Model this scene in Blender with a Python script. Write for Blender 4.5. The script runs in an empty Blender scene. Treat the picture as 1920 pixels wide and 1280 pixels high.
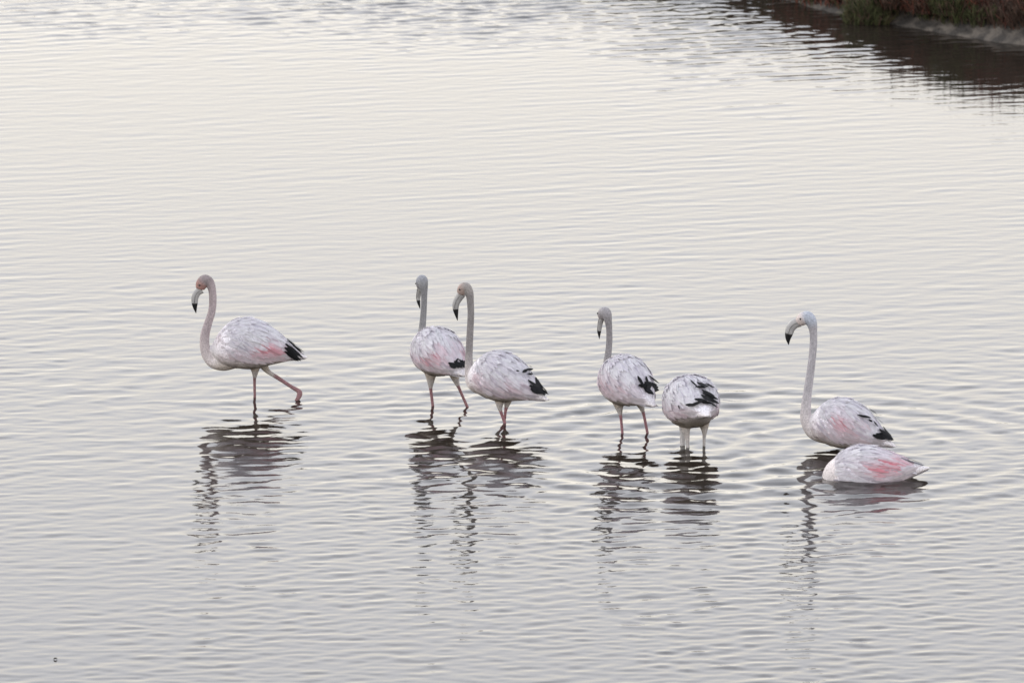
import bpy, math, random
import numpy as np
from mathutils import Vector, Matrix

random.seed(7)
rng = np.random.default_rng(11)
scene = bpy.context.scene
COL = scene.collection
R = math.radians

# ------------------------------------------------------------------ camera
CAM_H, PITCH, FPX = 10.4, R(12.0), 14990.0        # focal length in pixels of the 1920 wide picture
cam_d = bpy.data.cameras.new('camera')
cam = bpy.data.objects.new('camera', cam_d)
COL.objects.link(cam)
cam.location = (0, 0, CAM_H)
cam.rotation_euler = (math.pi / 2 - PITCH, 0, 0)
cam_d.sensor_width = 36.0
cam_d.lens = 36.0 * FPX / 1920.0
cam_d.clip_start = 1.0
cam_d.clip_end = 9000.0
cam_d.dof.use_dof = True
cam_d.dof.focus_distance = 47.8
cam_d.dof.aperture_fstop = 5.6
scene.camera = cam

# ------------------------------------------------------------------ sky, sun, exposure
SUN_EL, SUN_AZ = R(32), R(-62)                     # azimuth from the view direction (+Y), negative = left
world = bpy.data.worlds.new('World')
scene.world = world
world.use_nodes = True
nt = world.node_tree
nt.nodes.clear()
out = nt.nodes.new('ShaderNodeOutputWorld')
bg = nt.nodes.new('ShaderNodeBackground')
sky = nt.nodes.new('ShaderNodeTexSky')
sky.sky_type = 'NISHITA'
sky.sun_disc = False
sky.sun_elevation = SUN_EL
sky.sun_rotation = SUN_AZ
sky.dust_density = 3.0
sky.air_density = 1.0
hs = nt.nodes.new('ShaderNodeHueSaturation')
hs.inputs['Saturation'].default_value = 0.30
# thin even cloud: pale warm towards the horizon, cooler and dimmer overhead
tc = nt.nodes.new('ShaderNodeTexCoord')
sep = nt.nodes.new('ShaderNodeSeparateXYZ')
ramp = nt.nodes.new('ShaderNodeValToRGB')
ramp.color_ramp.elements[0].position = 0.0
ramp.color_ramp.elements[0].color = (0.93, 0.875, 0.79, 1)
ramp.color_ramp.elements[1].position = 1.0
ramp.color_ramp.elements[1].color = (0.30, 0.325, 0.38, 1)
e = ramp.color_ramp.elements.new(0.17); e.color = (0.95, 0.905, 0.835, 1)
e = ramp.color_ramp.elements.new(0.27); e.color = (0.93, 0.935, 0.98, 1)
e = ramp.color_ramp.elements.new(0.52); e.color = (0.68, 0.71, 0.79, 1)
gain = nt.nodes.new('ShaderNodeVectorMath'); gain.operation = 'SCALE'
gain.inputs['Scale'].default_value = 19.0
mix = nt.nodes.new('ShaderNodeMix'); mix.data_type = 'RGBA'
mix.inputs['Factor'].default_value = 0.80
nt.links.new(sky.outputs['Color'], hs.inputs['Color'])
nt.links.new(tc.outputs['Generated'], sep.inputs[0])
nt.links.new(sep.outputs['Z'], ramp.inputs['Fac'])
nt.links.new(ramp.outputs['Color'], gain.inputs[0])
nt.links.new(hs.outputs['Color'], mix.inputs[6])
nt.links.new(gain.outputs[0], mix.inputs[7])
nt.links.new(mix.outputs[2], bg.inputs['Color'])
bg.inputs['Strength'].default_value = 0.10
nt.links.new(bg.outputs['Background'], out.inputs['Surface'])

sun_d = bpy.data.lights.new('sun', 'SUN')
sun_d.energy = 0.5
sun_d.angle = R(25)
sun_d.color = (1.0, 0.93, 0.85)
sun = bpy.data.objects.new('sun', sun_d)
COL.objects.link(sun)
sd = Vector((math.sin(SUN_AZ) * math.cos(SUN_EL), math.cos(SUN_AZ) * math.cos(SUN_EL), math.sin(SUN_EL)))
sun.rotation_euler = (-sd).to_track_quat('-Z', 'Y').to_euler()

scene.view_settings.view_transform = 'Standard'
scene.view_settings.look = 'None'
scene.view_settings.gamma = 1.0
scene.view_settings.exposure = 0.62
scene.view_settings.use_curve_mapping = False

# ------------------------------------------------------------------ picture <-> place
CP, SP = math.cos(PITCH), math.sin(PITCH)
def ray(px, py):
    u, v = (px - 960.0) / FPX, (640.0 - py) / FPX
    return Vector((u, CP + v * SP, -SP + v * CP))
def gp(px, py, z=0.0):                             # where a pixel's ray meets the water
    d = ray(px, py); t = (z - CAM_H) / d.z
    return Vector((0, 0, CAM_H)) + d * t
def at(px, py, Y):                                 # a pixel's ray at ground distance Y
    d = ray(px, py)
    return Vector((0, 0, CAM_H)) + d * (Y / d.y)

# ------------------------------------------------------------------ helpers
def mesh_obj(name, verts, faces, mat, parent=None, smooth=True, cols=None, kind=None):
    me = bpy.data.meshes.new(name)
    me.from_pydata([tuple(v) for v in verts], [], [tuple(f) for f in faces])
    if smooth:
        me.polygons.foreach_set('use_smooth', [True] * len(me.polygons))
    if cols is not None:
        set_cols(me, cols)
    me.materials.append(mat)
    me.update()
    ob = bpy.data.objects.new(name, me)
    COL.objects.link(ob)
    if parent is not None:
        ob.parent = parent
    if kind:
        ob['kind'] = kind
    return ob
def set_cols(me, cols):
    a = me.color_attributes.new('col', 'FLOAT_COLOR', 'POINT')
    c = np.ones((len(me.vertices), 4), dtype=np.float32)
    c[:, :3] = np.asarray(cols, dtype=np.float32)
    a.data.foreach_set('color', c.ravel())
def empty(name, loc, label, cat, group=None):
    o = bpy.data.objects.new(name, None)
    COL.objects.link(o)
    o.location = loc
    o.empty_display_size = 0.1
    o['label'] = label; o['category'] = cat
    if group: o['group'] = group
    return o

def catmull(pts, n):                               # pts: (k, m) control rows -> smooth rows
    p = np.asarray(pts, float)
    k = len(p)
    d = np.r_[0, np.cumsum(np.maximum(1e-6, np.linalg.norm(np.diff(p[:, :3], axis=0), axis=1)) ** 0.5)]
    t = np.linspace(0, d[-1], n)
    m = np.zeros_like(p)
    m[1:-1] = (p[2:] - p[:-2]) / (d[2:] - d[:-2])[:, None]
    m[0] = (p[1] - p[0]) / (d[1] - d[0]); m[-1] = (p[-1] - p[-2]) / (d[-1] - d[-2])
    i = np.clip(np.searchsorted(d, t, side='right') - 1, 0, k - 2)
    h = (d[i + 1] - d[i]); s = ((t - d[i]) / h)[:, None]; h = h[:, None]
    return ((2*s**3 - 3*s**2 + 1) * p[i] + (s**3 - 2*s**2 + s) * h * m[i]
            + (-2*s**3 + 3*s**2) * p[i + 1] + (s**3 - s**2) * h * m[i + 1])

def tube(path, radii, seg=14, flat=None):          # closed tube along a path, parallel frames
    path = np.asarray(path, float); n = len(path)
    tan = np.gradient(path, axis=0); tan /= np.linalg.norm(tan, axis=1)[:, None] + 1e-12
    a = np.array([0., 0, 1]) if abs(tan[0][2]) < 0.9 else np.array([0., 1, 0])
    nrm = a - tan[0] * a.dot(tan[0]); nrm /= np.linalg.norm(nrm)
    V, F = [], []
    th = np.linspace(0, 2 * np.pi, seg, endpoint=False)
    for i in range(n):
        nrm = nrm - tan[i] * nrm.dot(tan[i]); nrm /= np.linalg.norm(nrm)
        bi = np.cross(tan[i], nrm)
        if flat is not None:                       # flat = (axis, factor): squeeze along an axis
            off = np.outer(np.cos(th), nrm) + np.outer(np.sin(th), bi)
            ax, fac = flat
            off = off - np.outer(off @ ax, ax) * (1 - fac)
        else:
            off = np.outer(np.cos(th), nrm) + np.outer(np.sin(th), bi)
        V.extend(path[i] + off * radii[i])
    for i in range(n - 1):
        for j in range(seg):
            k = (j + 1) % seg
            F.append((i*seg + j, i*seg + k, (i+1)*seg + k, (i+1)*seg + j))
    V.append(path[0]); V.append(path[-1])
    c0, c1 = len(V) - 2, len(V) - 1
    for j in range(seg):
        k = (j + 1) % seg
        F.append((c0, k, j)); F.append((c1, (n-1)*seg + j, (n-1)*seg + k))
    return V, F

def merge(parts):
    V, F = [], []
    for v, f in parts:
        o = len(V); V.extend(v); F.extend([tuple(i + o for i in q) for q in f])
    return V, F

# ------------------------------------------------------------------ materials
def new_mat(name):
    m = bpy.data.materials.new(name); m.use_nodes = True
    b = m.node_tree.nodes['Principled BSDF']
    return m, m.node_tree, b
def attr_mat(name, rough=0.8, nscale=60, namt=0.25, bump=0.0, bscale=200, spec=0.3, sheen=0.0):
    m, t, b = new_mat(name)
    a = t.nodes.new('ShaderNodeAttribute'); a.attribute_name = 'col'
    n = t.nodes.new('ShaderNodeTexNoise'); n.inputs['Scale'].default_value = nscale
    n.inputs['Detail'].default_value = 4
    co = t.nodes.new('ShaderNodeTexCoord')
    t.links.new(co.outputs['Object'], n.inputs['Vector'])
    mr = t.nodes.new('ShaderNodeMapRange')
    mr.inputs['From Min'].default_value = 0.3; mr.inputs['From Max'].default_value = 0.7
    mr.inputs['To Min'].default_value = 1 - namt; mr.inputs['To Max'].default_value = 1 + namt * 0.5
    t.links.new(n.outputs['Fac'], mr.inputs['Value'])
    sc = t.nodes.new('ShaderNodeVectorMath'); sc.operation = 'SCALE'
    t.links.new(a.outputs['Color'], sc.inputs[0]); t.links.new(mr.outputs[0], sc.inputs['Scale'])
    t.links.new(sc.outputs[0], b.inputs['Base Color'])
    b.inputs['Roughness'].default_value = rough
    b.inputs['Specular IOR Level'].default_value = spec
    if sheen: b.inputs['Sheen Weight'].default_value = sheen
    if bump:
        n2 = t.nodes.new('ShaderNodeTexNoise'); n2.inputs['Scale'].default_value = bscale
        t.links.new(co.outputs['Object'], n2.inputs['Vector'])
        bp = t.nodes.new('ShaderNodeBump'); bp.inputs['Strength'].default_value = bump
        bp.inputs['Distance'].default_value = 0.004
        t.links.new(n2.outputs['Fac'], bp.inputs['Height']); t.links.new(bp.outputs[0], b.inputs['Normal'])
    return m
M_SKIN = attr_mat('down_and_skin', 0.8, 110, 0.32, 0.3, 220)
M_PLUME = attr_mat('plumage', 0.95, 45, 0.12, 0.0, spec=0.03)
def add_translucency(m, f):
    t = m.node_tree; b = t.nodes['Principled BSDF']; o = t.nodes['Material Output']
    tr = t.nodes.new('ShaderNodeBsdfTranslucent'); mx = t.nodes.new('ShaderNodeMixShader')
    t.links.new(b.inputs['Base Color'].links[0].from_socket, tr.inputs['Color'])
    mx.inputs[0].default_value = f
    t.links.new(b.outputs[0], mx.inputs[1]); t.links.new(tr.outputs[0], mx.inputs[2]); t.links.new(mx.outputs[0], o.inputs['Surface'])
add_translucency(M_PLUME, 0.48)
M_BLACK = attr_mat('black_flight_feather', 0.75, 80, 0.3, spec=0.12)
M_BILL = attr_mat('bill_horn', 0.4, 90, 0.12)
M_EYE, _t, _b = new_mat('eye'); _b.inputs['Base Color'].default_value = (0.02, 0.016, 0.012, 1); _b.inputs['Roughness'].default_value = 0.12
M_VEG = attr_mat('saltmarsh_leaf', 0.8, 9, 0.35)

def mud_mat():
    m, t, b = new_mat('wet_mud')
    co = t.nodes.new('ShaderNodeTexCoord')
    n = t.nodes.new('ShaderNodeTexNoise'); n.inputs['Scale'].default_value = 9; n.inputs['Detail'].default_value = 9
    r = t.nodes.new('ShaderNodeValToRGB')
    r.color_ramp.elements[0].position = 0.42; r.color_ramp.elements[0].color = (0.020, 0.016, 0.012, 1)
    r.color_ramp.elements[1].position = 0.62; r.color_ramp.elements[1].color = (0.082, 0.068, 0.054, 1)
    t.links.new(co.outputs['Object'], n.inputs['Vector']); t.links.new(n.outputs['Fac'], r.inputs['Fac'])
    t.links.new(r.outputs['Color'], b.inputs['Base Color'])
    b.inputs['Roughness'].default_value = 0.75
    bp = t.nodes.new('ShaderNodeBump'); bp.inputs['Distance'].default_value = 0.04; bp.inputs['Strength'].default_value = 0.8
    n2 = t.nodes.new('ShaderNodeTexNoise'); n2.inputs['Scale'].default_value = 14; n2.inputs['Detail'].default_value = 6
    t.links.new(co.outputs['Object'], n2.inputs['Vector'])
    t.links.new(n2.outputs['Fac'], bp.inputs['Height']); t.links.new(bp.outputs[0], b.inputs['Normal'])
    return m
M_MUD = mud_mat()

def water_mat():
    m, t, b = new_mat('lagoon_water')
    b.inputs['Base Color'].default_value = (0.018, 0.014, 0.011, 1)
    b.inputs['Roughness'].default_value = 0.03
    b.inputs['IOR'].default_value = 1.333
    co = t.nodes.new('ShaderNodeTexCoord')
    mp = t.nodes.new('ShaderNodeMapping'); mp.inputs['Scale'].default_value = (0.45, 1.0, 1.0); mp.inputs['Rotation'].default_value = (0, 0, R(-10))
    n = t.nodes.new('ShaderNodeTexNoise'); n.inputs['Scale'].default_value = 17; n.inputs['Detail'].default_value = 4
    n.inputs['Roughness'].default_value = 0.5
    bp = t.nodes.new('ShaderNodeBump'); bp.inputs['Distance'].default_value = 0.004; bp.inputs['Strength'].default_value = 0.26
    t.links.new(co.outputs['Object'], mp.inputs['Vector']); t.links.new(mp.outputs[0], n.inputs['Vector'])
    t.links.new(n.outputs['Fac'], bp.inputs['Height']); t.links.new(bp.outputs[0], b.inputs['Normal'])
    return m
M_WATER = water_mat()

# ------------------------------------------------------------------ where the birds stand (pixels of the photograph)
CROP = {1: (340, 490, 1195 / 280), 2: (740, 490, 1241 / 320), 3: (1090, 550, 1197 / 290), 4: (1450, 560, 1107 / 320)}
def zpx(c, x, y):
    ox, oy, s = CROP[c]
    return ox + x / s, oy + y / s

BIRDS = [
 dict(key='A', crop=1, centre=(565, 658), phi=88, pitch=0, scale=1.0, wide=1.0,
      label='flamingo striding at far left with one leg trailing behind and a reddish face',
      neck=[(430,760,0,95),(330,800,0,78),(255,802,0,52),(206,748,0,43),(186,668,0,40),(191,580,0,37),(216,490,0,33),(244,400,0,31),(252,310,0,31),(246,225,0,32),(224,168,0,40),(190,150,0,46),(163,178,0,47),(150,220,0,37)],
      bill=[(160,225,0,33),(128,248,0,31),(110,285,0,29),(107,330,0,25),(110,370,0,16),(118,414,0,2)],
      legs=[[(590,815,52),(590,868,34),(588,915,19),(586,950,13),(588,1090,12)],
            [(655,820,44),(690,876,22),(780,936,17),(880,1002,16),(940,1038,20),(947,1062,23),(925,1108,17)]],
      ldep=[-0.03, 0.06], face=(0.32, 0.18, 0.155), crown=(0.24, 0.20, 0.20), neckc=(0.353, 0.294, 0.298), legc=(0.25, 0.135, 0.14),
      pinkz=[(690,700,.075,.035,.75),(662,655,.018,.024,.9),(710,590,.05,.012,.5),(770,690,.04,.035,.55),(290,590,.03,.05,.2)],
      black=[(835,640,975,750,14,0),(825,665,972,768,15,.002),(815,690,955,775,15,.003),(815,715,935,776,13,.004),(840,690,945,772,13,.005)],
      rear=False),
 dict(key='B', crop=2, centre=(318, 662), phi=32, pitch=2, scale=0.93, wide=1.0,
      label='left flamingo of the close pair, seen from behind with spread pink legs',
      neck=[(270,740,0.08,80),(225,720,0.14,62),(195,650,0.19,48),(192,570,0.21,36),(200,490,0.21,27),(208,400,0.2,24),(213,310,0.19,23),(214,230,0.18,25),(208,175,0.18,36),(200,140,0.2,42),(194,150,0.24,40),(187,180,0.27,32)],
      bill=[(188,180,0.26,26),(178,215,0.29,24),(172,255,0.31,22),(173,290,0.31,17),(178,315,0.31,11),(185,345,0.31,2)],
      legs=[[(262,800,52),(262,850,34),(261,900,20),(263,935,13),(277,1048,12)],
            [(430,795,52),(442,850,30),(456,893,18),(470,925,12),(527,1055,12)]],
      ldep=[0.0, 0.0], face=(0.33, 0.31, 0.32), crown=(0.255, 0.26, 0.285), neckc=(0.215, 0.212, 0.215), legc=(0.27, 0.14, 0.145),
      pinkz=[(310,665,.05,.045,.7),(215,695,.05,.028,.6),(260,680,.12,.06,.25)],
      black=[(395,740,470,782,13,.002),(405,755,452,785,12,.003),(430,735,495,780,13,.004),(455,715,508,765,8,.004),(415,750,485,786,12,.005)],
      rear=False),
 dict(key='C', crop=2, centre=(792, 842), phi=58, pitch=4, scale=0.96, wide=0.95,
      label='right flamingo of the close pair, legs together and black wingtip pointing right',
      neck=[(690,860,0.03,90),(620,900,0.08,66),(568,880,0.11,50),(545,810,0.12,36),(540,720,0.12,29),(543,620,0.12,27),(549,500,0.12,26),(554,390,0.12,25),(551,300,0.12,26),(543,230,0.12,31),(522,190,0.125,36),(497,195,0.13,38),(482,230,0.14,34)],
      bill=[(490,235,0.14,31),(468,262,0.15,30),(448,300,0.155,27),(443,340,0.16,23),(448,380,0.16,15),(457,430,0.16,2)],
      legs=[[(770,975,52),(764,1025,34),(765,1065,20),(773,1095,13),(800,1172,12)],
            [(825,975,46),(820,1022,28),(812,1058,16),(806,1090,12),(798,1164,11)]],
      ldep=[-0.02, 0.03], face=(0.36, 0.27, 0.235), crown=(0.275, 0.25, 0.235), neckc=(0.220, 0.203, 0.198), legc=(0.31, 0.15, 0.16),
      pinkz=[(820,890,.12,.045,.45),(600,850,.04,.04,.45)],
      black=[(965,865,1095,965,17,0),(975,880,1105,985,17,.002),(975,905,1090,985,17,.004),(985,925,1060,975,15,.005),(950,800,985,800,10,.008),(955,825,985,840,9,.008),(880,800,900,812,6,.008)],
      rear=False),
 dict(key='D', crop=3, centre=(352, 682), phi=31, pitch=2, scale=0.95, wide=1.0,
      label='flamingo facing away with ragged black wingtip, beside the head-down one',
      neck=[(300,760,0.07,85),(245,740,0.13,68),(205,670,0.18,52),(195,590,0.2,38),(202,510,0.2,29),(212,430,0.2,26),(217,350,0.195,25),(215,270,0.19,25),(207,210,0.185,31),(193,155,0.19,42),(172,150,0.21,44),(158,180,0.23,36)],
      bill=[(162,180,0.23,30),(149,215,0.25,27),(142,255,0.26,24),(138,290,0.265,20),(138,320,0.265,12),(140,352,0.265,2)],
      legs=[[(285,825,54),(292,880,34),(300,925,19),(306,960,13),(318,1086,12)],
            [(440,815,54),(460,865,30),(474,905,18),(484,940,13),(512,1080,12)]],
      ldep=[0.0, 0.0], face=(0.31, 0.28, 0.28), crown=(0.28, 0.262, 0.27), neckc=(0.232, 0.218, 0.222), legc=(0.31, 0.155, 0.17),
      pinkz=[(270,700,.14,.05,.42),(160,680,.08,.05,.42)],
      black=[(430,655,475,735,10,.012),(488,655,500,735,9,.014),(505,650,575,700,9,.016),(480,700,560,715,16,.006),(490,720,600,725,20,.008),(500,735,595,745,18,.010),(480,735,545,800,18,.006),(500,740,535,795,15,.01),(440,715,500,730,14,.006)],
      rear=True),
 dict(key='E', crop=3, centre=(852, 838), phi=14, pitch=-12, scale=1.0, wide=1.05,
      label='flamingo seen from behind with its head down in the water and pale legs',
      neck=[(835,880,0.1,100),(812,960,0.14,78),(795,1030,0.12,42),(786,1090,0.09,24),(782,1170,0.05,20),(782,1260,0.03,18)],
      bill=None,
      legs=[[(800,975,58),(808,1040,38),(816,1090,24),(820,1130,18),(824,1190,15)],
            [(945,975,58),(952,1040,32),(953,1085,18),(951,1120,14),(950,1180,12)]],
      ldep=[0.0, 0.0], face=(0.4,0.4,0.4), crown=(0.4,0.4,0.4), neckc=(0.462, 0.437, 0.420), legc=(0.45, 0.42, 0.40),
      pinkz=[(720,900,.1,.06,.12)],
      black=[(850,690,890,750,8,.01),(890,705,940,750,13,.01),(915,710,975,755,14,.012),(955,715,1005,755,14,.012),(880,740,960,755,13,.01),(925,765,1010,815,17,.012),(930,785,1025,835,18,.014),(950,810,1030,860,17,.014),(925,800,985,865,18,.012),(880,830,960,860,16,.012),(820,865,900,885,12,.012),(850,875,935,865,13,.014),(765,865,790,890,7,.012),(900,845,1000,870,15,.01),(985,860,1020,885,9,.01)],
      rear=True),
 dict(key='F', crop=4, centre=(478, 812), phi=66, pitch=5, scale=0.95, wide=0.95, ground=(1585, 843),
      label='tall necked flamingo at right with bluish crown, standing behind the swimming one',
      neck=[(400,850,0.02,95),(320,865,0.06,72),(252,845,0.08,54),(214,775,0.08,40),(212,700,0.08,33),(222,610,0.08,29),(236,510,0.08,27),(250,400,0.08,25.5),(260,295,0.08,25),(259,215,0.08,26),(248,155,0.08,36),(222,122,0.09,43),(190,132,0.10,42),(170,152,0.11,34)],
      bill=[(172,150,0.11,32),(138,162,0.115,32),(114,186,0.12,31),(102,222,0.12,27),(96,258,0.12,17),(99,298,0.12,2)],
      legs=[[(500,880,46),(500,930,24),(500,980,13),(500,1040,12)], [(545,880,46),(548,930,24),(550,980,13),(552,1040,12)]],
      ldep=[-0.03, 0.04], face=(0.55, 0.47, 0.44), crown=(0.37, 0.39, 0.44), neckc=(0.378, 0.357, 0.370), legc=(0.45, 0.2, 0.21),
      pinkz=[(440,795,.042,.042,1.0),(480,840,.07,.04,.5),(570,780,.04,.02,.45)],
      black=[(660,875,755,915,16,0),(680,850,762,925,17,.003),(690,880,768,932,15,.004),(640,880,720,915,12,.005),(540,757,605,785,7,.01),(570,765,622,790,7,.01),(655,765,690,772,9,.008),(640,800,665,840,6,.006)],
      rear=False),
 dict(key='G', crop=4, centre=(602, 1128), phi=84, pitch=-20, scale=1.07, wide=1.0, ground=(1640, 893),
      label='flamingo afloat at lower right with its head underwater, tail raised to the right',
      neck=[(520,1120,0,130),(440,1150,0,122),(400,1230,0,90),(385,1330,0,55),(380,1420,0,40)],
      bill=None, legs=[], ldep=[], face=(0.4,0.4,0.4), crown=(0.4,0.4,0.4), neckc=(0.521, 0.487, 0.479), legc=(0.45,0.2,0.21),
      pinkz=[(752,1045,.055,.042,.95),(650,1085,.036,.034,.9),(600,1080,.12,.05,.2)],
      black=[(840,1000,985,1062,7,0),(870,1010,990,1064,7,.003),(890,1030,975,1070,6,.004)],
      greytail=True),
]
for b in BIRDS:
    c = b['crop']
    if 'ground' in b:
        b['Y'] = gp(*b['ground']).y
        b['contacts'] = [gp(*b['ground'])]
    else:
        b['contacts'] = [gp(*zpx(c, *l[-1][:2])) for l in b['legs']]
        b['Y'] = sum(p.y for p in b['contacts']) / len(b['contacts'])
    b['px_m'] = FPX / (b['Y'] / CP) * 1.0

# ------------------------------------------------------------------ water
def grid_axis(lo, hi, step, far_lo, far_hi, g=1.22):
    core = np.arange(lo, hi + step * .5, step)
    a, s, x = [], step, hi
    while x < far_hi:
        s *= g; x += s; a.append(x)
    bl, s, x = [], step, lo
    while x > far_lo:
        s *= g; x -= s; bl.append(x)
    return np.array(bl[::-1] + list(core) + a)

def hash_noise(x, y, s, seed):
    r = np.random.default_rng(seed); v = np.zeros_like(x, dtype=float)
    for _ in range(9):
        a = r.random() * 6.283; f = s * (0.5 + 1.2 * r.random())
        v += np.sin((x * math.cos(a) + y * math.sin(a)) * f + r.random() * 6.283)
    return v / 4.2
def water_height(X, Y):
    H = np.zeros_like(X)
    wr = np.random.default_rng(5)
    # wind-roughened patches
    def patch(cx, cy, rx, ry): return np.exp(-(((X - cx) / rx) ** 2 + ((Y - cy) / ry) ** 2))
    rough_top = patch(-2.0, 61.5, 3.2, 1.6) + 0.8 * patch(2.5, 61.0, 4, 2.2)
    rough_near = 1 / (1 + np.exp((Y - 44.8) / 0.7))
    mid = patch(0, 47, 5, 2.2)
    calm_far = 1 / (1 + np.exp((50.0 - Y) / 1.2))           # quieter water behind the birds
    gust = np.clip(0.95 + 0.30 * hash_noise(X, Y * 0.5, 1.1, 41) + 0.22 * hash_noise(X * 0.7, Y * 0.6, 3.2, 42), 0.25, 2.0)
    g2 = np.clip(0.9 + 0.45 * hash_noise(X * 0.8, Y * 0.45, 1.9, 43), 0.15, 2.2)
    n = 300
    for i in range(n):
        fam = i % 3
        if fam == 0:                                     # short crossing wavelets in patches
            lam = 0.07 * (2.6 ** wr.random()); th = wr.normal(R(12), R(36))
            slope = 0.0048; w = g2 * (1.0 - 0.72 * calm_far + 1.7 * rough_top + 0.75 * rough_near)
        elif fam == 1:                                   # longer rolling undulation round the birds
            lam = 0.15 * (2.8 ** wr.random()); th = wr.normal(R(15), R(27))
            slope = 0.0040 * (0.17 / lam) ** 0.6; w = gust * (0.70 - 0.42 * calm_far + 0.45 * mid + 0.8 * rough_top - 0.25 * rough_near)
        else:                                            # long thin crests on the quiet water behind
            lam = 0.11 * (2.4 ** wr.random()); th = wr.normal(R(17), R(9))
            slope = 0.0036; w = g2 * (0.25 + 0.27 * calm_far + 1.2 * rough_top)
        k = 2 * np.pi / lam
        kx, ky = -k * math.sin(th), k * math.cos(th)
        arg = kx * X + ky * Y + wr.random() * 6.283
        H += w * (slope * (0.6 + 0.8 * wr.random()) / k) * (np.sin(arg) - 0.12 * np.cos(2 * arg))
    # rings spreading from the wading birds
    for b in BIRDS:
        for ci, p in enumerate(b['contacts']):
            r = np.hypot(X - p.x, Y - p.y)
            amp = {'A': 0.8, 'B': 0.9, 'C': 0.9, 'D': 1.0, 'E': 1.35, 'F': 2.0, 'G': 0.6}[b['key']]
            lam = 0.11 + 0.04 * wr.random()
            ph = wr.random() * 6.28
            kk = 2 * np.pi / lam
            env = np.exp(-((r - 0.15) / 0.75) ** 2) / np.sqrt(1 + r / 0.15)
            H += amp * (0.062 / kk) * env * np.sin(kk * r * (1 - 0.06 * r) + ph) * np.minimum(1, r / 0.06)
            lam2 = 0.26; k2 = 2 * np.pi / lam2
            env2 = np.exp(-((r - 1.0) / 0.75) ** 2) * {'D': 0.9, 'E': 1.2, 'F': 0.9, 'C': 0.7}.get(b['key'], 0.35)
            H += amp * (0.034 / k2) * env2 * np.sin(k2 * r + ph * 2)
    fade = 1 / (1 + np.exp((np.abs(X) - 8) / 0.6)) / (1 + np.exp((Y - 70) / 1.0)) / (1 + np.exp((36 - Y) / 0.8))
    return H * fade

def build_water():
    xs = grid_axis(-5.2, 5.2, 0.036, -4000, 4000)
    ys = grid_axis(39.3, 66.0, 0.021, -4000, 4000)
    X, Y = np.meshgrid(xs, ys)
    Z = water_height(X, Y)
    nx, ny = len(xs), len(ys)
    me = bpy.data.meshes.new('lagoon_water')
    me.vertices.add(nx * ny)
    me.vertices.foreach_set('co', np.stack([X, Y, Z], -1).astype(np.float32).ravel())
    i = np.arange((ny - 1) * nx).reshape(ny - 1, nx)[:, :-1].ravel()
    q = np.stack([i, i + 1, i + nx + 1, i + nx], -1).astype(np.int32)
    nf = len(q)
    me.loops.add(nf * 4); me.loops.foreach_set('vertex_index', q.ravel())
    me.polygons.add(nf)
    me.polygons.foreach_set('loop_start', np.arange(0, nf * 4, 4, dtype=np.int32))
    me.polygons.foreach_set('loop_total', np.full(nf, 4, dtype=np.int32))
    me.polygons.foreach_set('use_smooth', np.ones(nf, dtype=bool))
    me.materials.append(M_WATER)
    me.update(calc_edges=True)
    o = bpy.data.objects.new('water', me)
    COL.objects.link(o)
    o['kind'] = 'structure'
    o['label'] = 'pale rippled lagoon water reflecting the evening sky'
build_water()

# ------------------------------------------------------------------ far bank
EDGE = np.array([(-400, 260), (-60, 110), (-12, 77), (-4, 68.5), (0, 65.6), (1.3, 63.0), (2.1, 61.8), (2.65, 61.0), (3.1, 60.45), (3.5, 60.05), (3.95, 59.6), (4.6, 59.0), (6, 58.0), (12, 55), (40, 44), (400, -60)], float)
def edge_y(x):
    return np.interp(x, EDGE[:, 0], EDGE[:, 1])
def bank_z(x, d):                                  # d = distance behind the water's edge
    y = edge_y(x) + d
    dd = d + 0.10 * hash_noise(x, y, 3.0, 3) + 0.05 * hash_noise(x, y, 9.0, 4)
    z = -0.12 + 0.30 * np.clip((dd + 0.18) / 0.55, 0, 1) ** 0.8 + 0.16 * np.clip((dd - 0.5) / 2.0, 0, 1)
    z = z + np.clip((d - 12) * 0.03, 0, 7)                # unseen rise, added so ripples mirror more dark dashes
    return z + (0.03 * hash_noise(x, y, 6.0, 5) + 0.012 * hash_noise(x, y, 22.0, 6)) * np.clip(dd + 0.2, 0, 1)
def build_bank():
    xs = grid_axis(-6, 6.5, 0.06, -380, 380)
    ds = np.array(list(np.arange(-0.5, 4.0, 0.06)) + [4.3, 4.8, 5.6, 7, 10, 15, 25, 50, 120, 400, 1500, 4000])
    X, D = np.meshgrid(xs, ds)
    Z = bank_z(X, D); Y = edge_y(X) + D
    nx, ny = len(xs), len(ds)
    V = np.stack([X, Y, Z], -1).reshape(-1, 3)
    F = [(j*nx + i, j*nx + i + 1, (j+1)*nx + i + 1, (j+1)*nx + i) for j in range(ny - 1) for i in range(nx - 1)]
    o = mesh_obj('muddy_bank', V, F, M_MUD)
    o['kind'] = 'structure'
    o['label'] = 'muddy bank edging the lagoon at upper right'
build_bank()

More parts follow.
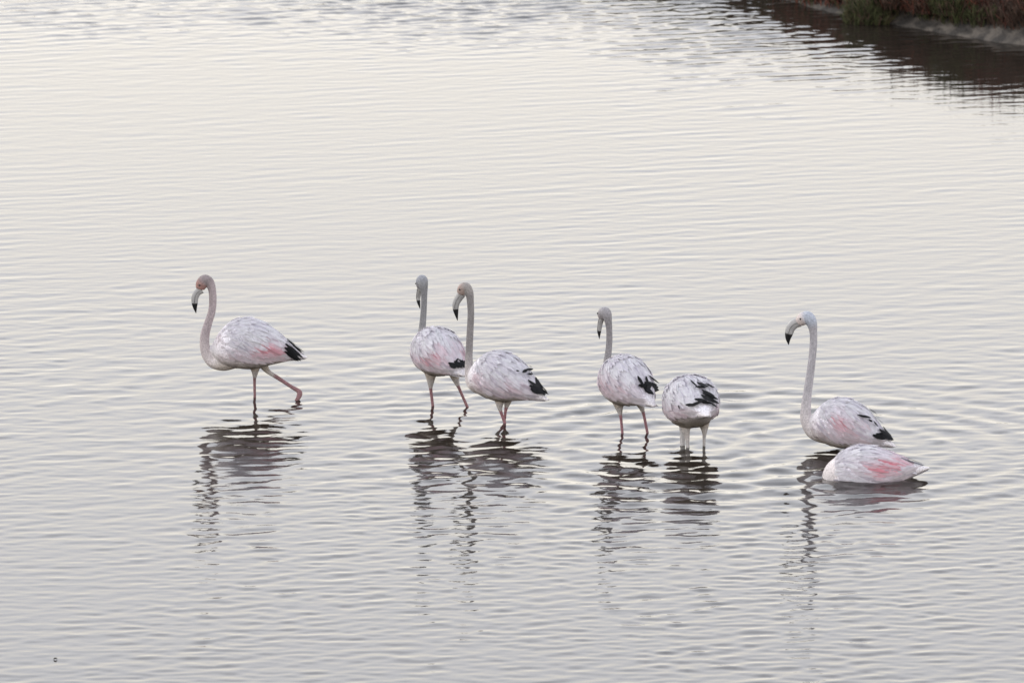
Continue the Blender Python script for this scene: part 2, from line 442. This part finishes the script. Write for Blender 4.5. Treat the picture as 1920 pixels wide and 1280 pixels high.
RED, GRN, OLV, BRN = (0.110, 0.038, 0.024), (0.046, 0.050, 0.017), (0.064, 0.055, 0.024), (0.062, 0.036, 0.024)
def sprigs(pts, heights, cols, r):
    """fleshy upright sprigs: a bent stem of three-sided section with two side shoots each"""
    V, F, C = [], [], []
    def shoot(p, d, h, w, c):
        s = np.array([-d[1], d[0], 0.0]); nn = np.linalg.norm(s)
        a = r.random() * 6.283
        s = np.array([math.cos(a), math.sin(a), 0]); t2 = np.array([-s[1], s[0], 0])
        o = len(V)
        mid = p + d * h * 0.55; tip = p + d * h + s * h * 0.12
        for q, ww in ((p, w * 0.7), (mid, w)):
            V.append(q + s * ww); V.append(q - s * ww * .5 + t2 * ww * .87); V.append(q - s * ww * .5 - t2 * ww * .87)
        V.append(tip)
        for j in range(3):
            k = (j + 1) % 3
            F.append((o + j, o + k, o + 3 + k, o + 3 + j)); F.append((o + 3 + j, o + 3 + k, o + 6))
        C.extend([np.array(c) * (0.75 + 0.5 * r.random())] * 7)
    for p, h, c in zip(pts, heights, cols):
        d = np.array([r.normal(0, .28), r.normal(0, .28), 1.0]); d /= np.linalg.norm(d)
        w = 0.0035 + 0.0035 * r.random()
        shoot(p, d, h, w, c)
        for _ in range(3):
            q = p + d * h * (0.15 + 0.6 * r.random())
            d2 = d + np.array([r.normal(0, .6), r.normal(0, .6), 0]); d2 /= np.linalg.norm(d2)
            shoot(q, d2, h * (0.35 + .3 * r.random()), w * .9, c)
    return V, F, C
def build_cover():
    r = np.random.default_rng(21)
    n = 20000
    x = np.r_[r.uniform(-6, 6.5, n // 3), r.uniform(0.3, 5.0, n - n // 3)]
    d = np.abs(r.normal(0, 1, n)) * 1.0 - 0.40
    y = edge_y(x) + d
    nz = hash_noise(x, y, 2.2, 9); n2 = hash_noise(x, y, 3.1, 10)
    z = bank_z(x, d)
    rim = np.interp(x, [2.0, 2.6, 2.9, 3.6, 4.2, 6.0], [0.01, 0.01, 0.05, 0.07, 0.09, 0.08])   # bare mud along the point
    keep = z + 0.02 * hash_noise(x, y, 7.0, 12) > rim
    x, y, d, nz, n2 = x[keep], y[keep], d[keep], nz[keep], n2[keep]
    z = bank_z(x, d) - 0.01
    h = (0.12 + 0.22 * np.clip(nz * .5 + .5, 0, 1) + 0.10 * np.clip(d, 0, 1)) * (0.7 + .6 * r.random(len(x))) * np.interp(x, [0.5, 2.4, 3.2], [0.5, 0.62, 0.8])
    pick = [RED if a > .45 else (GRN if a < -.35 else (OLV if b > 0 else BRN)) for a, b in zip(n2 + r.normal(0, .25, len(x)), nz)]
    V, F, C = sprigs(np.stack([x, y, z], -1), h, pick, r)
    o = mesh_obj('saltmarsh_ground_cover', V, F, M_VEG, cols=C, kind='stuff')
    o['label'] = 'low red and green saltmarsh plants covering the bank'
    o['category'] = 'ground cover'
build_cover()

def build_bush(px, py, name, label, c1, c2, rad, hh, seed):
    r = np.random.default_rng(seed)
    g = gp(px, py, 0.15)
    d0 = g.y - edge_y(g.x)
    base = np.array([g.x, g.y, float(bank_z(np.array(g.x), np.array(d0)))])
    root = empty(name, base, label, 'bush', 'saltmarsh bushes on the bank')
    n = 620
    a = r.random(n) * 6.283; q = np.sqrt(r.random(n)) * rad
    pts = np.stack([np.cos(a) * q * 1.3, np.sin(a) * q, np.zeros(n)], -1)
    hts = hh * (1 - 0.55 * (q / rad) ** 2) * (0.6 + .6 * r.random(n))
    pts[:, 2] = 0.10 * hts - 0.02
    cols = [c1 if u < .6 else (c2 if u < .85 else BRN) for u in r.random(n)]
    V, F, C = sprigs(pts, hts, cols, r)
    mesh_obj('foliage', V, F, M_VEG, root, cols=C)
    SV, SF = [], []
    for i in range(9):
        aa = i * 0.7; tip = np.array([math.cos(aa) * rad * .7, math.sin(aa) * rad * .6, hh * .55])
        v, f = tube(np.linspace([0, 0, -.04], tip, 4), [.012, .010, .007, .003], 5)
        o = len(SV); SV += v; SF += [tuple(k + o for k in ff) for ff in f]
    mesh_obj('stem', SV, SF, M_VEG, root, cols=[BRN] * len(SV))
for i, (px, py, lab, c1, c2, rad, hh) in enumerate([
    (1630, 6, 'green bush at the left tip of the muddy bank', GRN, OLV, .15, .26),
    (1700, 6, 'brown bush between the two green bushes on the bank', BRN, RED, .20, .30),
    (1748, 14, 'dark red bush just left of the upright green bush', RED, BRN, .15, .29),
    (1796, 21, 'upright green bush in the middle of the bank', GRN, OLV, .15, .34),
    (1856, 22, 'bright red bush near the top right corner', (0.115, 0.036, 0.024), BRN, .19, .34),
    (1908, 18, 'olive bush at the right edge of the picture', OLV, GRN, .17, .35)]):
    build_bush(px, py, 'saltmarsh_bush', lab, c1, c2, rad, hh, 31 + i)

# ------------------------------------------------------------------ flamingo torso (X forward, Y left, Z up)
TOPP = np.array([(-0.335,-0.080),(-0.30,-0.062),(-0.228,0.004),(-0.183,0.048),(-0.107,0.106),(-0.03,0.146),(0.046,0.160),(0.122,0.140),(0.185,0.090),(0.225,0.030),(0.25,-0.035)])
BOTP = np.array([(-0.335,-0.088),(-0.30,-0.090),(-0.259,-0.096),(-0.183,-0.112),(-0.122,-0.126),(-0.061,-0.140),(0.008,-0.156),(0.068,-0.152),(0.137,-0.140),(0.20,-0.118),(0.25,-0.055)])
WIDP = np.array([(-0.335,0.012),(-0.30,0.025),(-0.228,0.062),(-0.183,0.092),(-0.107,0.130),(-0.03,0.150),(0.046,0.152),(0.122,0.136),(0.185,0.104),(0.225,0.066),(0.25,0.012)])
def smooth_interp(P, x):
    x = np.asarray(x, float)
    v = sum(np.interp(x + o, P[:, 0], P[:, 1]) * w for o, w in ((-0.02, .25), (0, .5), (0.02, .25)))
    return v
def torso_pt(x, th, wide=1.0, off=0.0):
    zt, zb, w = smooth_interp(TOPP, x), smooth_interp(BOTP, x), smooth_interp(WIDP, x) * wide
    zc, h = (zt + zb) / 2, (zt - zb) / 2
    c, s = np.cos(th), np.sin(th)
    e = 0.92
    return np.stack([x + 0 * th, (w + off) * np.sign(c) * np.abs(c) ** e, zc + (h + off) * np.sign(s) * np.abs(s) ** e], -1)
def torso_mesh(wide):
    xs = np.concatenate([np.linspace(-0.334, 0.235, 44), [0.243, 0.2495]])
    th = np.linspace(0, 2 * np.pi, 28, endpoint=False)
    V, F = [], []
    for x in xs:
        V.extend(torso_pt(np.full_like(th, x), th, wide))
    n, s = len(xs), len(th)
    for i in range(n - 1):
        for j in range(s):
            k = (j + 1) % s
            F.append((i*s + j, i*s + k, (i+1)*s + k, (i+1)*s + j))
    V.append(np.mean(V[:s], axis=0)); V.append(np.mean(V[(n-1)*s:n*s], axis=0))
    for j in range(s):
        k = (j + 1) % s
        F.append((n*s, k, j)); F.append((n*s + 1, (n-1)*s + j, (n-1)*s + k))
    return V, F

def feather_pts(p, d, nrm, L, W, curve, r):
    """one vane: base, widening, rounded tip; slightly arched across and bent along"""
    s = np.cross(d, nrm); s /= np.linalg.norm(s) + 1e-9
    rows = ((0.0, .35), (.35, .95), (.70, .78), (.90, .36))
    out = []
    for t, w in rows:
        c = p + d * L * t - nrm * curve * L * t * t
        out += [c + s * W * w - nrm * W * .12 * w, c, c - s * W * w - nrm * W * .12 * w]
    out.append(p + d * L - nrm * curve * L)
    return out
FF = [f[::-1] for f in [(0,1,4,3),(1,2,5,4),(3,4,7,6),(4,5,8,7),(6,7,10,9),(7,8,11,10),(9,10,12),(10,11,12)]]

def soft_normals(ob, nrm, f=0.75):
    me = ob.data
    g = np.zeros(len(me.vertices) * 3, dtype=np.float32); me.vertices.foreach_get('normal', g); g = g.reshape(-1, 3)
    v = nrm * f + g * (1 - f); v /= np.linalg.norm(v, axis=1)[:, None] + 1e-9
    me.normals_split_custom_set_from_vertices(v.tolist())

def torso_frame(x, th, wide):
    e = 1e-3
    p = torso_pt(x, th, wide)
    dx = (torso_pt(x + e, th, wide) - torso_pt(x - e, th, wide)) / (2 * e)
    dt = (torso_pt(x, th + e, wide) - torso_pt(x, th - e, wide)) / (2 * e)
    n = np.cross(dx, dt); n /= np.linalg.norm(n, axis=1)[:, None] + 1e-9
    c = p - np.stack([x, 0 * x, (smooth_interp(TOPP, x) + smooth_interp(BOTP, x)) / 2], -1)
    flip = np.sum(n * c, 1) < 0
    n[flip] *= -1
    return p, n, dx / (np.linalg.norm(dx, axis=1)[:, None] + 1e-9)

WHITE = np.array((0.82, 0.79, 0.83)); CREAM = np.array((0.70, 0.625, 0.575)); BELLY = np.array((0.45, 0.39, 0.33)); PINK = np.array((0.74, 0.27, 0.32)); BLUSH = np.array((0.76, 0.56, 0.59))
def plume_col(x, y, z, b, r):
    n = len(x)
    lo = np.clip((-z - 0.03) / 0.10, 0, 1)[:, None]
    c = WHITE * (1 - lo) + (CREAM * (1 - lo) + BELLY * lo) * lo  # BELLY is stained tan with underside shade painted into it
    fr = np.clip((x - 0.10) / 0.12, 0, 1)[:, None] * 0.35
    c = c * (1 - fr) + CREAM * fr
    m = (0.34 * np.clip((x + 0.24) / 0.06, 0, 1) * np.exp(-((z + 0.045) / 0.05) ** 2) * np.clip((0.22 - x) / 0.1, 0, 1) * (0.4 + r.random(n)))[:, None]
    c = c * (1 - m) + BLUSH * m
    for (px, pz, rx, rz, s) in b['pink']:
        m = (s * np.exp(-(((x - px) / rx) ** 2 + ((z - pz) / rz) ** 2)))[:, None]
        m = np.clip(m * (0.2 + 1.35 * r.random((n, 1))), 0, 1)
        c = c * (1 - m) + (PINK if s > .5 else BLUSH) * m
    c = c * (0.87 + 0.15 * r.random((n, 1)))
    return c

def build_bird(b):
    r = np.random.default_rng(ord(b['key']))
    crop, Yc, S, wide = b['crop'], b['Y'], b['scale'], b['wide']
    zs = CROP[crop][2]
    def W(x, y, d): return np.array(at(*zpx(crop, x, y), Yc + d))
    ctr = W(*b['centre'], 0.0)
    base = Vector((ctr[0], ctr[1], 0.0))
    root = empty('flamingo', base, b['label'], 'flamingo', 'flamingos wading in the lagoon')
    base = np.array(base)
    dist = (Vector(ctr) - Vector((0, 0, CAM_H))).length
    rpx = dist / FPX / zs                          # metres per zoomed pixel
    M = Matrix.Rotation(math.pi / 2 + R(b['phi']), 3, 'Z') @ Matrix.Rotation(-R(b['pitch']), 3, 'Y')
    M = np.array(M) * S
    def T(v): return np.asarray(v) @ M.T + (ctr - base)
    def Tn(v): return np.asarray(v) @ (M / S).T
    gx, gt = np.meshgrid(np.linspace(-0.33, 0.245, 150), np.linspace(0, 2 * np.pi, 140, endpoint=False))
    sp, sn, _ = torso_frame(gx.ravel(), gt.ravel(), wide)
    sw = T(sp) + base - np.array([0, 0, CAM_H])
    depth = sw[:, 1] * CP - sw[:, 2] * SP
    spx = 960 + FPX * sw[:, 0] / depth; spy = 640 - FPX * (sw[:, 1] * SP + sw[:, 2] * CP) / depth
    facing = np.sum(Tn(sn) * sw, 1) < 0
    def surf(zx, zy):                              # the torso's surface behind a point of the photograph
        px, py = zpx(crop, zx, zy)
        q = np.hypot(spx - px, spy - py) + np.where(facing, 0, 1e3)
        i = int(np.argmin(q))
        return sp[i].copy(), sn[i].copy()
    b['near'] = 1 if surf(*b['centre'])[0][1] >= 0 else -1
    b['pink'] = [(surf(zx, zy)[0][0], surf(zx, zy)[0][2], rx, rz, st) for zx, zy, rx, rz, st in b['pinkz']]
    # --- the body: torso, neck, head and legs grown together
    tv, tf = torso_mesh(wide)
    parts = [(list(T(np.array(tv))), tf)]
    nk = np.array([[*(W(x, y, d) - base), rr * rpx] for x, y, d, rr in b['neck']])
    nk = catmull(nk, 90)
    parts.append(tube(nk[:, :3], nk[:, 3], 16))
    legs = []
    for li, l in enumerate(b['legs']):
        d0 = b['ldep'][li]
        c = b['contacts'][li].y - Yc if li < len(b['contacts']) and 'ground' not in b else d0
        n = len(l)
        pts = [[*(W(x, y, d0 + (c - d0) * (i / (n - 1))) - base), rr * rpx] for i, (x, y, rr) in enumerate(l)]
        p, q = np.array(pts[-1]), np.array(pts[-2])
        if b['key'] == 'A' and li == 1:
            ext = p + np.array([-0.05, 0, -0.06, -0.001]); ext2 = ext + np.array([-0.2, 0, -0.12, 0])
            pts += [ext, ext2]
        else:
            dv = (p - q)[:3]; dv /= np.linalg.norm(dv)
            pts += [[*(p[:3] + dv * 0.08), p[3]], [*(p[:3] + dv * 0.08 + np.array([0, 0, -0.22])), p[3]]]
        L = catmull(np.array([np.asarray(q, float) for q in pts]), 60)
        L[:, 3] = np.maximum(L[:, 3], 0.0065)
        legs.append(L)
        parts.append(tube(L[:, :3], L[:, 3], 12))
    V, F = merge(parts)
    tmp = mesh_obj('body', V, F, M_SKIN, root)
    rm = tmp.modifiers.new('r', 'REMESH'); rm.mode = 'VOXEL'; rm.voxel_size = 0.0052
    sm = tmp.modifiers.new('s', 'SMOOTH'); sm.factor = 0.5; sm.iterations = 3
    dg = bpy.context.evaluated_depsgraph_get()
    me = bpy.data.meshes.new_from_object(tmp.evaluated_get(dg))
    old = tmp.data; tmp.modifiers.clear(); tmp.data = me; bpy.data.meshes.remove(old)
    me.name = 'body'
    me.polygons.foreach_set('use_smooth', [True] * len(me.polygons))
    nv = len(me.vertices)
    co = np.zeros(nv * 3, dtype=np.float32); me.vertices.foreach_get('co', co); co = co.reshape(-1, 3).astype(float)
    loc = (co - (ctr - base)) @ (M / S)  / S
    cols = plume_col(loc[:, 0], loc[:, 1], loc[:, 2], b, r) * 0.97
    # neck and head colour
    def near(path):
        best = np.full(nv, 1e9); idx = np.zeros(nv, int)
        for i in range(len(path)):
            dd = np.linalg.norm(co - path[i, :3], axis=1) - path[i, 3]
            m = dd < best; best[m] = dd[m]; idx[m] = i
        return best, idx / (len(path) - 1)
    dn, tn = near(nk)
    ton = np.clip(1 - dn / 0.006, 0, 1)
    up = np.clip((tn - 0.15) / 0.28, 0, 1)
    base_c = np.array((0.68, 0.61, 0.59))
    nc = base_c * (1 - up)[:, None] + np.array(b['neckc']) * up[:, None]
    if b['bill']:
        hd = np.clip((tn - 0.80) / 0.05, 0, 1)[:, None]
        nc = nc * (1 - hd) + np.array(b['crown']) * hd
        fc = np.clip((tn - 0.905) / 0.035, 0, 1)[:, None]
        nc = nc * (1 - fc) + np.array(b['face']) * fc
    nc = nc * (0.86 + 0.26 * r.random((nv, 1)))
    w = (ton * np.clip((tn - 0.10) / 0.10, 0, 1))[:, None]
    cols = cols * (1 - w) + nc * w
    for L in legs:
        dl, tl = near(L)
        on = np.clip(1 - dl / 0.006, 0, 1) * np.clip((tl - 0.08) / 0.05, 0, 1)
        i0 = np.argmax(L[:, 3] < 0.0135) / 59.0       # bare skin begins below the feathered thigh
        bare = np.clip((tl - i0 + 0.02) / 0.04, 0, 1)[:, None]
        thigh = np.array((0.47, 0.43, 0.40))
        lc = thigh * (1 - bare) + np.array(b['legc']) * bare
        lc = lc * (0.88 + 0.2 * r.random((nv, 1)))
        cols = cols * (1 - on[:, None]) + lc * on[:, None]
    set_cols(me, np.clip(cols, 0, 1))
    # --- small body feathers
    n = 1500
    x = r.uniform(-0.25, 0.236, n * 2); th = r.uniform(0, 2 * np.pi, n * 2)
    acc = r.random(n * 2) < (0.25 + 0.75 * smooth_interp(WIDP, x) / 0.152)
    x, th = x[acc][:n], th[acc][:n]
    p, nr, dx = torso_frame(x, th, wide)
    fv, ff, fc = [], [], []
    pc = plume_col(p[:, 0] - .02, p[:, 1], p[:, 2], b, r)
    for i in range(len(x)):
        d = -dx[i] + np.array([0, 0, -0.15]) + r.normal(0, .16, 3)
        d -= nr[i] * d.dot(nr[i]); d /= np.linalg.norm(d)
        lift = 0.01 + 0.03 * r.random()
        d = d * math.cos(lift) + nr[i] * math.sin(lift)
        L = 0.045 + 0.03 * r.random()
        if x[i] > 0.17: L *= 0.7
        o = len(fv)
        fv += feather_pts(p[i] - nr[i] * .001, d, nr[i], L, L * (.15 + .07 * r.random()), 0.10, r)
        ff += [tuple(k + o for k in q) for q in FF]
        fc += [pc[i]] * 13
    # short down where the neck swells into the breast
    hi = 0.42 if b['bill'] else 0.6
    for _ in range(420):
        i = int((0.10 + (hi - 0.10) * r.random() ** 1.3) * (len(nk) - 1))
        tg = nk[i - 2, :3] - nk[i + 2, :3]; tg /= np.linalg.norm(tg)
        q = r.normal(0, 1, 3); q -= tg * q.dot(tg); q /= np.linalg.norm(q)
        pw = nk[i, :3] + q * nk[i, 3] * 0.97
        if np.min(np.linalg.norm(T(sp[::7]) - pw, axis=1)) < 0.008 : continue
        lf = 0.05 + 0.08 * r.random()
        d = tg * math.cos(lf) + q * math.sin(lf)
        L = (0.020 + 0.014 * r.random()) * (1 - 0.45 * i / len(nk))
        v = (np.array(feather_pts(pw - q * .001, d, q, L, L * .2, 0.1, r)) - (ctr - base)) @ (M / S) / S
        o = len(fv); fv += list(v); ff += [tuple(k + o for k in g) for g in FF]
        u = min(1, max(0, (i / (len(nk) - 1) - 0.15) / 0.28))
        fc += [(np.array((0.68, 0.61, 0.59)) * (1 - u) + np.array(b['neckc']) * u) * (.92 + .16 * r.random())] * 13
        nr = np.vstack([nr, (q @ (M / S))[None]])
    o = mesh_obj('plumage', T(np.array(fv)), ff, M_PLUME, root, cols=fc, kind='stuff')
    soft_normals(o, Tn(np.repeat(nr, 13, axis=0)), 0.80)
    # --- folded wings: long scapulars and coverts
    for side in (1, -1):
        wv, wf, wc = [], [], []
        n = 560
        u = r.random(n)
        x = 0.16 - 0.36 * u ** 0.9
        lo = np.interp(x, [-0.25, -0.1, 0.1, 0.17], [-0.25, -0.42, -0.30, 0.1])
        th = lo + (np.pi / 2 * 0.97 - lo) * r.random(n) ** 0.85
        rowm = r.random(n) < 0.2                   # the hanging lower row that forms the wing's edge
        th = np.where(rowm, lo + 0.08 * r.random(n), th)
        tt = th if side == 1 else np.pi - th
        p, nr, dx = torso_frame(x, tt, wide)
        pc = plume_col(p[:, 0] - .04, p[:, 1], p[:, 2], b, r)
        for i in range(n):
            tgt = np.array([-0.33, side * 0.02, -0.05]) - p[i]; tgt /= np.linalg.norm(tgt)
            dn = np.interp(x[i], [-0.2, -0.05, 0.15], [0.05, 0.35, 0.9])
            d = -dx[i] * .7 + tgt * .5 + np.array([0, 0, -dn]) + r.normal(0, .10, 3)
            d -= nr[i] * d.dot(nr[i]); d /= np.linalg.norm(d)
            lift = 0.005 + 0.04 * r.random() ** 2
            d = d * math.cos(lift) + nr[i] * math.sin(lift)
            L = np.interp(x[i], [-0.2, 0.0, 0.15], [0.115, 0.095, 0.055]) * (0.8 + .4 * r.random())
            o = len(wv)
            wv += feather_pts(p[i] + nr[i] * (.007 if rowm[i] else .003), d, nr[i], L, L * (.075 + .05 * r.random()), 0.13, r)
            wf += [tuple(k + o for k in q) for q in FF]
            cc = pc[i]
            if r.random() < 0.10: cc = cc * np.array((.80, .79, .82))
            edge = np.clip(cc * 1.06, 0, .8); mid = cc * 0.93
            wc += [edge, mid, edge] * 4 + [edge * .93]
        wing = mesh_obj('wing', T(np.array(wv)), wf, M_PLUME, root, cols=wc)
        soft_normals(wing, Tn(np.repeat(nr, 13, axis=0)), 0.80)
        # dark flight feathers at the wingtip, each one its own; the far wing mirrors the near one
        for (zx0, zy0, zx1, zy1, wd, out) in b['black']:
            p0, n0 = surf(zx0, zy0); p1, n1 = surf(zx1, zy1)
            ns = 1 if p0[1] >= 0 else -1
            if b.get('rear'):                      # both wingtips are in view and listed
                if side == -1: continue
            elif side != b['near']:
                mir = np.array([1, -1, 1]); p0, p1, n0, n1 = p0 * mir, p1 * mir, n0 * mir, n1 * mir
            p0 = p0 + n0 * (0.012 + out * .6); p1 = p1 + n1 * (0.019 + out)
            if b.get('greytail'): p0, p1 = p0 - n0 * .006, p1 - n1 * .013
            d = p1 - p0; L = np.linalg.norm(d); d /= L
            nrm = n0 + n1 - d * (n0 + n1).dot(d); nrm /= np.linalg.norm(nrm)
            v = feather_pts(p0, d, nrm, L, ({'A': 1.1, 'D': 1.55, 'E': 1.25}.get(b['key'], 1.3)) * wd * rpx / S, 0.0, r)
            blk = np.array((0.009, 0.009, 0.010)) if not b.get('greytail') else np.array((0.09, 0.09, 0.10))
            mesh_obj('flight_feather', T(np.array(v)), FF, M_BLACK, wing, cols=[blk * (.8 + .6 * r.random())] * 13)
    # --- tail
    tvv, tff = [], []
    for i in range(9):
        f = i / 8 - .5
        p0 = np.array([-0.20, f * 0.10, -0.092]); d = np.array([-1, -f * .35, 0.02]); d /= np.linalg.norm(d)
        o = len(tvv)
        tvv += feather_pts(p0, d, np.array([0, 0, 1.0]), 0.12 + .02 * r.random(), 0.014, 0.0, r)
        tff += [tuple(k + o for k in q) for q in FF]
    mesh_obj('tail', T(np.array(tvv)), tff, M_PLUME, root, cols=[np.array((.58, .55, .55))] * len(tvv))
    # --- bill and eyes
    if b['bill']:
        bl = catmull(np.array([[*(W(x, y, d) - base), rr * rpx] for x, y, d, rr in b['bill']]), 40)
        axis = None
        t0 = bl[20, :3] - bl[0, :3]; t1 = bl[-1, :3] - bl[20, :3]
        side = np.cross(t0, t1); side /= np.linalg.norm(side)
        cut = 24
        v, f = tube(bl[:cut + 1, :3], bl[:cut + 1, 3], 14, flat=(side, 0.72))
        bill = mesh_obj('bill', v, f, M_BILL, root, cols=[np.array((.34, .33, .32))] * len(v))
        tp = bl[cut:].copy(); tp[:, 3] *= 1.02
        v, f = tube(tp[:, :3], tp[:, 3], 14, flat=(side, 0.72))
        mesh_obj('bill_tip', v, f, M_BILL, bill, cols=[np.array((.012, .012, .013))] * len(v))
        # the dark line where the bill closes
        off = []
        for sgn in (1, -1):
            line = bl[3:cut, :3] + side * sgn * (bl[3:cut, 3:4] * 0.72)
            v, f = tube(line, np.full(len(line), 0.0014), 5)
            mesh_obj('bill_seam', v, f, M_BILL, bill, cols=[np.array((.08, .07, .07))] * len(v))
        hi = int(len(nk) * 0.945)
        hc = nk[hi]
        fwd = nk[-1, :3] - nk[hi - 5, :3]; fwd /= np.linalg.norm(fwd)
        upv = np.cross(side, fwd)
        if upv[2] < 0: upv = -upv
        for sgn in (1, -1):
            ec = hc[:3] + side * sgn * hc[3] * 0.95 + upv * hc[3] * 0.28
            th = np.linspace(0, np.pi, 7); seg = 10
            path = ec + np.outer(np.cos(th), side) * 0.0062
            v, f = tube(path, np.maximum(np.sin(th) * 0.0062, 1e-4), seg)
            mesh_obj('eye', v, f, M_EYE, root)
    return root
for b in BIRDS:
    build_bird(b)

# ------------------------------------------------------------------ small floating bits
def debris(px, py, name, label, s):
    g = gp(px, py)
    v, f = tube(np.array([[-s, 0, .002], [-s*.4, s*.1, .008], [s*.3, 0, .009], [s, -s*.1, .003]]), np.array([.2, .42, .36, .12]) * s, 8)
    o = mesh_obj(name, v, f, M_VEG, cols=[np.array((.03, .025, .02))] * len(v))
    o.location = g
    o['label'] = label; o['category'] = 'debris'
debris(104, 1236, 'floating_twig', 'tiny dark scrap floating near the bottom left corner', 0.010)
